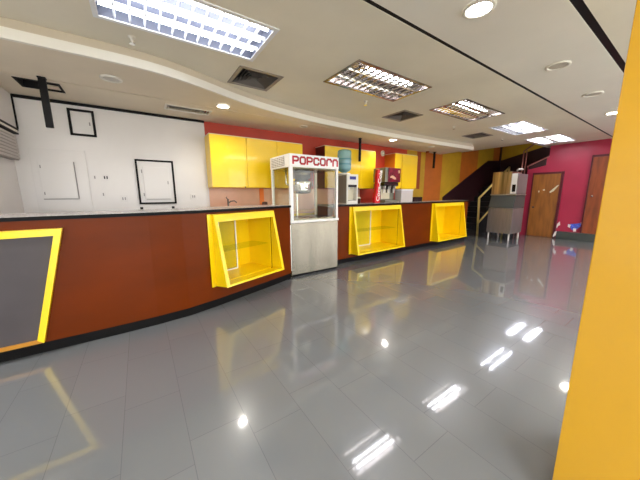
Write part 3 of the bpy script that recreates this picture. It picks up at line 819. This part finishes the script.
for dx in (.09, .20): MB().tube([(x0 + dx, y0 + .03, 1.488), (x0 + dx, y0 + .03, 1.44)], .013).build('tap', M['white'], t)
box(x0 + .04, x1 - .04, y0 + .005, y0 + .095, 1.221, 1.235).build('drip_tray', M['ventgrey'], t)
box(x0 + .035, x1 - .035, y0 + .094, y0 + .099, 1.24, 1.485).build('recess_back', M['cream'], t)
MB().lathe([(.12, 0), (.125, .02), (.10, .03)], ((x0 + x1) / 2 - .07, y0 + .18, 1.741), 24).build('bottle_collar', M['white'], t)
bx, by, bz = (x0 + x1) / 2 - .07, y0 + .18, 1.775
t = thing('water_bottle', 'large blue upside-down water bottle on the water cooler', 'water bottle', (bx, by, bz))
prof = [(.04, 0), (.06, .012), (.115, .045), (.137, .075), (.137, .155), (.130, .165), (.137, .175), (.137, .255), (.130, .265), (.137, .275), (.137, .40), (.130, .43), (.10, .445), (.001, .447)]
MB().lathe(prof, (bx, by, bz), 30, False).build('bottle', M['bottle'], t)
MB().lathe([(r_ * .93, .02 + z_ * .60) for r_, z_ in prof[:-1]], (bx, by, bz), 24, True).build('water', M['water'], t)
for z in (.165, .265):
    MB().lathe([(.133, z - .005), (.1395, z - .005), (.1395, z + .005), (.133, z + .005), (.133, z - .005)], (bx, by, bz), 30, False).build('rib', M['bottlerib'], t)
t = thing('small_container', 'small dark cup with a pale lid right of the water cooler', 'cup', (3.80, 4.15, ZR))
MB().lathe([(.035, 0), (.04, .10), (.04, .105)], (3.80, 4.15, ZR), 18).build('cup_body', M['brownplastic'], t)
MB().lathe([(.042, .106), (.042, .12), (.02, .135)], (3.80, 4.15, ZR), 18).build('lid', M['cream'], t)

# red swirl-lettered tower sign
tx, ty = 4.42, 4.20
t = thing('red_tower_sign', 'tall narrow red curvy sign with white script beside the soda dispenser', 'sign', (tx, ty, ZR))
pr = [(-.085, 0), (-.10, .10), (-.06, .26), (-.035, .42), (-.045, .56), (-.02, .72), (.02, .74), (.045, .70), (.05, .5), (.06, .36), (.07, .2), (.07, .04), (.06, 0)]
MB().prism([(tx + p[0], ty, ZR + p[1]) for p in pr], (0, .07, 0)).build('panel', M['cokered'], t)
rot = FR @ Matrix.Rotation(PI / 2 * .93, 4, 'Z')
text_mesh('Coca-Cola', .15, 'lettering', M['white'], t, (tx + .035, ty - .004, ZR + .03), rot, .002, .004, 1.05, .9)
# soda dispenser
x0, x1, y0, y1 = 4.66, 5.15, 4.42, 4.60
t = thing('soda_dispenser', 'grey and maroon soda dispenser on the counter right of the red sign', 'soda dispenser', ((x0 + x1) / 2, (y0 + y1) / 2, ZR))
y0 = 4.20
box(x0, x1 - .01, y0 + .16, y1 - .02, ZR, 1.60).build('back_body', M['sodagrey'], t, bevel=.01)
box(x0 - .02, x1, y0 + .0, y1 - .02, 1.62, 1.945).build('merchandiser', M['sodagrey'], t, bevel=.02)
mp = box(x0 + .06, x1 - .01, y0 - .018, y0 - .0005, 1.625, 1.94).build('lit_panel', M['sodapanel'], t, bevel=.008)
MB().prism([(x0 + .12 + .04 * k, y0 - .0195, 1.74 + .03 * math.sin(k * .8)) for k in range(6)] +
           [(x0 + .12 + .04 * k, y0 - .0195, 1.70 + .02 * math.sin(k * .9 + 1)) for k in range(5, -1, -1)], (0, .001, 0)).build('swoosh', M['peach'], mp)
MB().lathe([(.001, 0), (.035, 0), (.035, .003), (.001, .003)], (0, 0, 0), 16, False).xf(Matrix.Translation((x1 - .08, y0 - .0185, 1.86)) @ Matrix.Rotation(PI / 2, 4, 'X')).build('emblem', M['peach'], mp)
box(x0, x1 - .02, y0 + .03, y0 + .16, 1.54, 1.619).build('valve_housing', M['black_gloss'], t, bevel=.01)
for k in range(5):
    xx = x0 + .06 + k * .085
    n_ = MB().tube([(xx, y0 + .07, 1.54), (xx, y0 + .07, 1.47)], .018, 12).build('nozzle', M['black_gloss'] if k % 2 else M['lightgrey'], t)
    box(xx - .015, xx + .015, y0 + .10, y0 + .108, 1.38, 1.53).build('lever', M['black_gloss'] if k % 2 else M['white'], t)
box(x0, x1 - .02, y0 + .0, y0 + .155, ZR, ZR + .055).build('drip_tray', M['sodagrey'], t, bevel=.006)
box(x0 + .02, x1 - .18, y0 + .150, y0 + .159, 1.24, 1.46).build('splash_plate', M['cream'], t)
# pale metal box and black tray
t = thing('metal_box', 'pale grey metal box right of the soda dispenser on the counter', 'box', (5.40, 4.25, ZR))
box(5.17, 5.60, 4.16, 4.36, ZR, 1.435).build('body', M['lightgrey'], t, bevel=.006)
box(5.163, 5.61, 4.155, 4.365, 1.436, 1.462).build('lid', M['white'], t, bevel=.004)
t = thing('black_tray', 'low black tray on the counter right of the pale metal box', 'tray', (5.9, 4.4, ZR))
box(5.66, 6.16, 4.28, 4.50, ZR, ZR + .012).build('base', M['black_gloss'], t)
r = MB(); r.box(5.66, 6.16, 4.28, 4.292, ZR + .012, 1.27).box(5.66, 6.16, 4.488, 4.5, ZR + .012, 1.27).box(5.66, 5.672, 4.292, 4.488, ZR + .012, 1.27).box(6.148, 6.16, 4.292, 4.488, ZR + .012, 1.27)
r.build('rim', M['black_gloss'], t)

# ---------------------------------------------------------------- ice machine
x0, x1, y0, y1 = 8.68, 9.45, 3.10, 3.74
t = thing('ice_machine', 'tall steel ice machine on legs beside the stairs and crimson wall', 'ice machine', ((x0 + x1) / 2, (y0 + y1) / 2, 0))
def xprism(pts, ya, yb_): return MB().prism([(p[0], ya, p[1]) for p in pts], (0, yb_ - ya, 0))
xprism([(x0, .20), (x0, .93), (x1, .93), (x1, .20)], y0, y1).build('bin', M['steel_dark'], t, bevel=.01)
xprism([(x0 - .005, .94), (x0 + .10, 1.30), (x1, 1.30), (x1, .94)], y0, y1).build('bin_hood', M['steelgrey'], t, bevel=.006)
lid = xprism([(x0 - .022, .95), (x0 + .082, 1.295), (x0 + .094, 1.293), (x0 - .008, .945)], y0 + .02, y1 - .02).build('hatch', M['steelgrey'], t)
MB().box(x0 + .06, x1, y0 - .01, y1 + .01, 1.302, 1.33).build('trim_ledge', M['alu'], t, bevel=.004)
hx0 = x0 + .10
hdm = MB().box(hx0, x1, y0 + .16, y1 + .01, 1.332, 1.97).build('ice_head', M['steel_reflect'], t, bevel=.008)
MB().box(hx0 + .012, x1, y0, y0 + .159, 1.332, 1.90).build('control_side', M['steel_dark'], t, bevel=.006)
box(hx0 + .003, hx0 + .0115, y0 + .02, y0 + .157, 1.345, 1.91).build('control_panel', M['white'], t, bevel=.002)
box(hx0 - .004, hx0 + .0025, y0 + .04, y0 + .12, 1.40, 1.60).build('control_opening', M['black_gloss'], t)
MB().tube([(hx0 + .1, y0 + .08, 1.90), (hx0 + .1, y0 + .08, 1.99), (hx0 + .2, y0 + .08, 2.03), (hx0 + .4, y0 + .06, 2.03)], .03).build('hose', M['ventgrey'], t)
for (lx, ly) in ((x0 + .05, y0 + .05), (x0 + .05, y1 - .05), (x1 - .05, y0 + .05), (x1 - .05, y1 - .05)):
    MB().tube([(lx, ly, .0), (lx, ly, .03), (lx, ly, .20)], .022).build('leg', M['lightgrey'], t)

# ---------------------------------------------------------------- stairs and rails
t = thing('staircase', 'dark staircase climbing behind the ice machine along the back wall', 'staircase', (9.9, 4.6, 0))
n = 9; sx = 8.9; run = .28; rise = .178
for k in range(n):
    box(sx + k * run, sx + (k + 1) * run, 4.37, YW - .012, 0, rise * (k + 1)).build('step', M['step'], t)
box(sx + n * run, 12.435, 4.37, YW - .012, 0, rise * n).build('landing', M['step'], t)
for k in range(9):
    box(11.42, 12.435, 4.37 - (k + 1) * .27, 4.37 - k * .27, rise * (n + k) , rise * (n + k + 1)).build('step', M['step'], t)
t = thing('stair_rail', 'pale yellow stair handrail left of the ice machine', 'handrail', (9.3, 4.19, 0))
pA = Vector((9.38, 4.31, 0)); pB = Vector((9.28, 4.31, 1.21))
MB().tube([pA, pB], .034, 10).build('post', M['railyellow'], t)
MB().tube([pB, (10.2, 4.31, 1.70), (11.3, 4.31, 2.30)], .032, 10).build('handrail', M['railyellow'], t)
MB().tube([(9.34, 4.31, .36), (10.2, 4.31, .84), (11.3, 4.31, 1.45)], .028, 10).build('lower_rail', M['railyellow'], t)
MB().tube([(11.3, 4.31, 0), (11.3, 4.31, 2.30)], .032, 10).build('post', M['railyellow'], t)
t = thing('upper_stair_rail', 'brown pink rail of the upper stair flight above the ice machine', 'handrail', (10.45, 3.6, 2.05))
MB().tube([(XE, 3.62, 0.0), (XE, 3.62, 2.70)], .02, 8).build('post', M['railpink'], t)
MB().tube([(XE, 3.54, 0.0), (XE, 3.54, 2.72)], .016, 8).build('post', M['railpink'], t)
MB().tube([(XE, 3.62, 2.70), (XE, 3.40, 2.86), (XE, 3.18, 2.97)], .022, 8).build('handrail', M['railpink'], t)

# ---------------------------------------------------------------- torn stickers and marks on the crimson wall
def scrap(name, pts, x, m, label, cat='paper scrap', th=.002):
    cy = sum(p[0] for p in pts) / len(pts); cz = sum(p[1] for p in pts) / len(pts)
    return tag(MB().prism([(x - .0005, p[0], p[1]) for p in pts], (-th, 0, 0)).build(name, M[m], loc=(x, cy, cz)), label, cat)
s_ = scrap('torn_sticker', [(2.30, .44), (2.02, .50), (2.0, .42), (2.06, .34), (2.12, .26), (2.20, .30), (2.24, .38)], XE - .001, 'blue_sticker', 'torn blue sticker low on the crimson wall between the two doors', 'sticker')
scrap('sticker_scrap', [(2.28, .45), (2.22, .43), (2.24, .34), (2.29, .38)], XE - .0035, 'paper', 'white scrap at the left edge of the torn blue sticker')
scrap('sticker_scrap', [(2.16, .33), (2.10, .34), (2.09, .25), (2.15, .24)], XE - .0035, 'paper', 'white scrap at the foot of the torn blue sticker')
scrap('sticker_scrap', [(2.02, .52), (1.99, .53), (1.985, .42), (2.0, .40)], XE - .0035, 'paper', 'white scrap right of the torn blue sticker')
scrap('peeled_patch', [(2.53, .44), (2.48, .52), (2.46, .40), (2.50, .38), (2.53, .30), (2.55, .36)], XE - .001, 'paper', 'white peeled patch on the crimson wall just right of the first door', 'peeled paint')
scrap('peeled_patch', [(2.535, .20), (2.49, .24), (2.50, .10), (2.56, .03), (2.56, .10)], XE - .123, 'paper', 'white peeled patch at the left end of the dark baseboard', 'peeled paint')
scrap('torn_tape', [(2.66, 1.58), (2.61, 1.60), (2.72, 1.42), (2.80, 1.36), (2.82, 1.40)], XE - .037, 'cream', 'long torn tape mark across the brown door', 'tape')
scrap('torn_tape', [(2.99, 1.47), (2.94, 1.48), (2.93, 1.44), (2.98, 1.43)], XE - .037, 'cream', 'small torn tape patch in the middle of the brown door', 'tape')
scrap('torn_tape', [(3.10, 1.43), (3.07, 1.44), (3.065, 1.39), (3.09, 1.38)], XE - .037, 'cream', 'tiny torn tape patch at the left of the brown door', 'tape')

# ---------------------------------------------------------------- lights: unseen area lamps added for fill, spots at the lit downlights
def area(name, x, y, z, sx_, sy_, power, col=(1, .97, .93)):
    l = bpy.data.lights.new(name, 'AREA'); l.shape = 'RECTANGLE'; l.size = sx_; l.size_y = sy_
    l.energy = power; l.color = col
    o = bpy.data.objects.new(name, l); C.objects.link(o); o.location = (x, y, z); return o
for k, (x, y) in enumerate(((-2.2, -.9), (.2, -1.5), (3.4, -1.0), (6.6, -.8), (9.0, -.8), (-2.4, 2.6))):
    area('fill_lamp', x, y, ZC - .02, 1.2, .6, 30)
def point(x, y, z, e, r=.06):
    l = bpy.data.lights.new('downlight_lamp', 'SPOT'); l.energy = e; l.shadow_soft_size = r
    l.spot_size = 2.6; l.spot_blend = .6; l.color = (1, .96, .88)
    o = bpy.data.objects.new('downlight_lamp', l); C.objects.link(o); o.location = (x, y, z)
for (x, y) in ((1.12, 4.09), (5.04, 4.37)): point(x, y, ZS - .03, 14, .04)
for (x, y) in (SPOTS[1], SPOTS[4]): point(x, y, ZC - .03, 12, .05)

# world: strong grey daylight, fill through the added openings
wd = bpy.data.worlds.new('world'); bpy.context.scene.world = wd; wd.use_nodes = True
wd.node_tree.nodes['Background'].inputs[0].default_value = (.5, .5, .52, 1)
wd.node_tree.nodes['Background'].inputs[1].default_value = 6.8

# ---------------------------------------------------------------- camera
yaw, pitch, roll, fpx = .974492, -.171638, -.0046, 262.94
cy_, sy_, cp, sp = math.cos(yaw), math.sin(yaw), math.cos(pitch), math.sin(pitch)
F = Vector((cy_ * cp, sy_ * cp, sp)); Rt = Vector((sy_, -cy_, 0)); U = Rt.cross(F)
c, s = math.cos(roll), math.sin(roll)
R2 = c * Rt + s * U; U2 = -s * Rt + c * U
cam = bpy.data.cameras.new('camera'); co = bpy.data.objects.new('camera', cam); C.objects.link(co)
m = Matrix((R2, U2, -F)).transposed().to_4x4(); m.translation = Vector((0, 0, H))
co.matrix_world = m
cam.sensor_width = 36; cam.sensor_fit = 'HORIZONTAL'; cam.lens = 36 * fpx / 640; cam.clip_start = .02
bpy.context.scene.camera = co

sc = bpy.context.scene
sc.view_settings.view_transform = 'Standard'; sc.view_settings.look = 'None'
sc.view_settings.gamma = 1; sc.view_settings.use_curve_mapping = False
sc.view_settings.exposure = 1.25
sc.cycles.use_denoising = True
sc.cycles.caustics_reflective = False; sc.cycles.caustics_refractive = False
sc.cycles.max_bounces = 8; sc.cycles.transparent_max_bounces = 24
sc.cycles.sample_clamp_indirect = 6
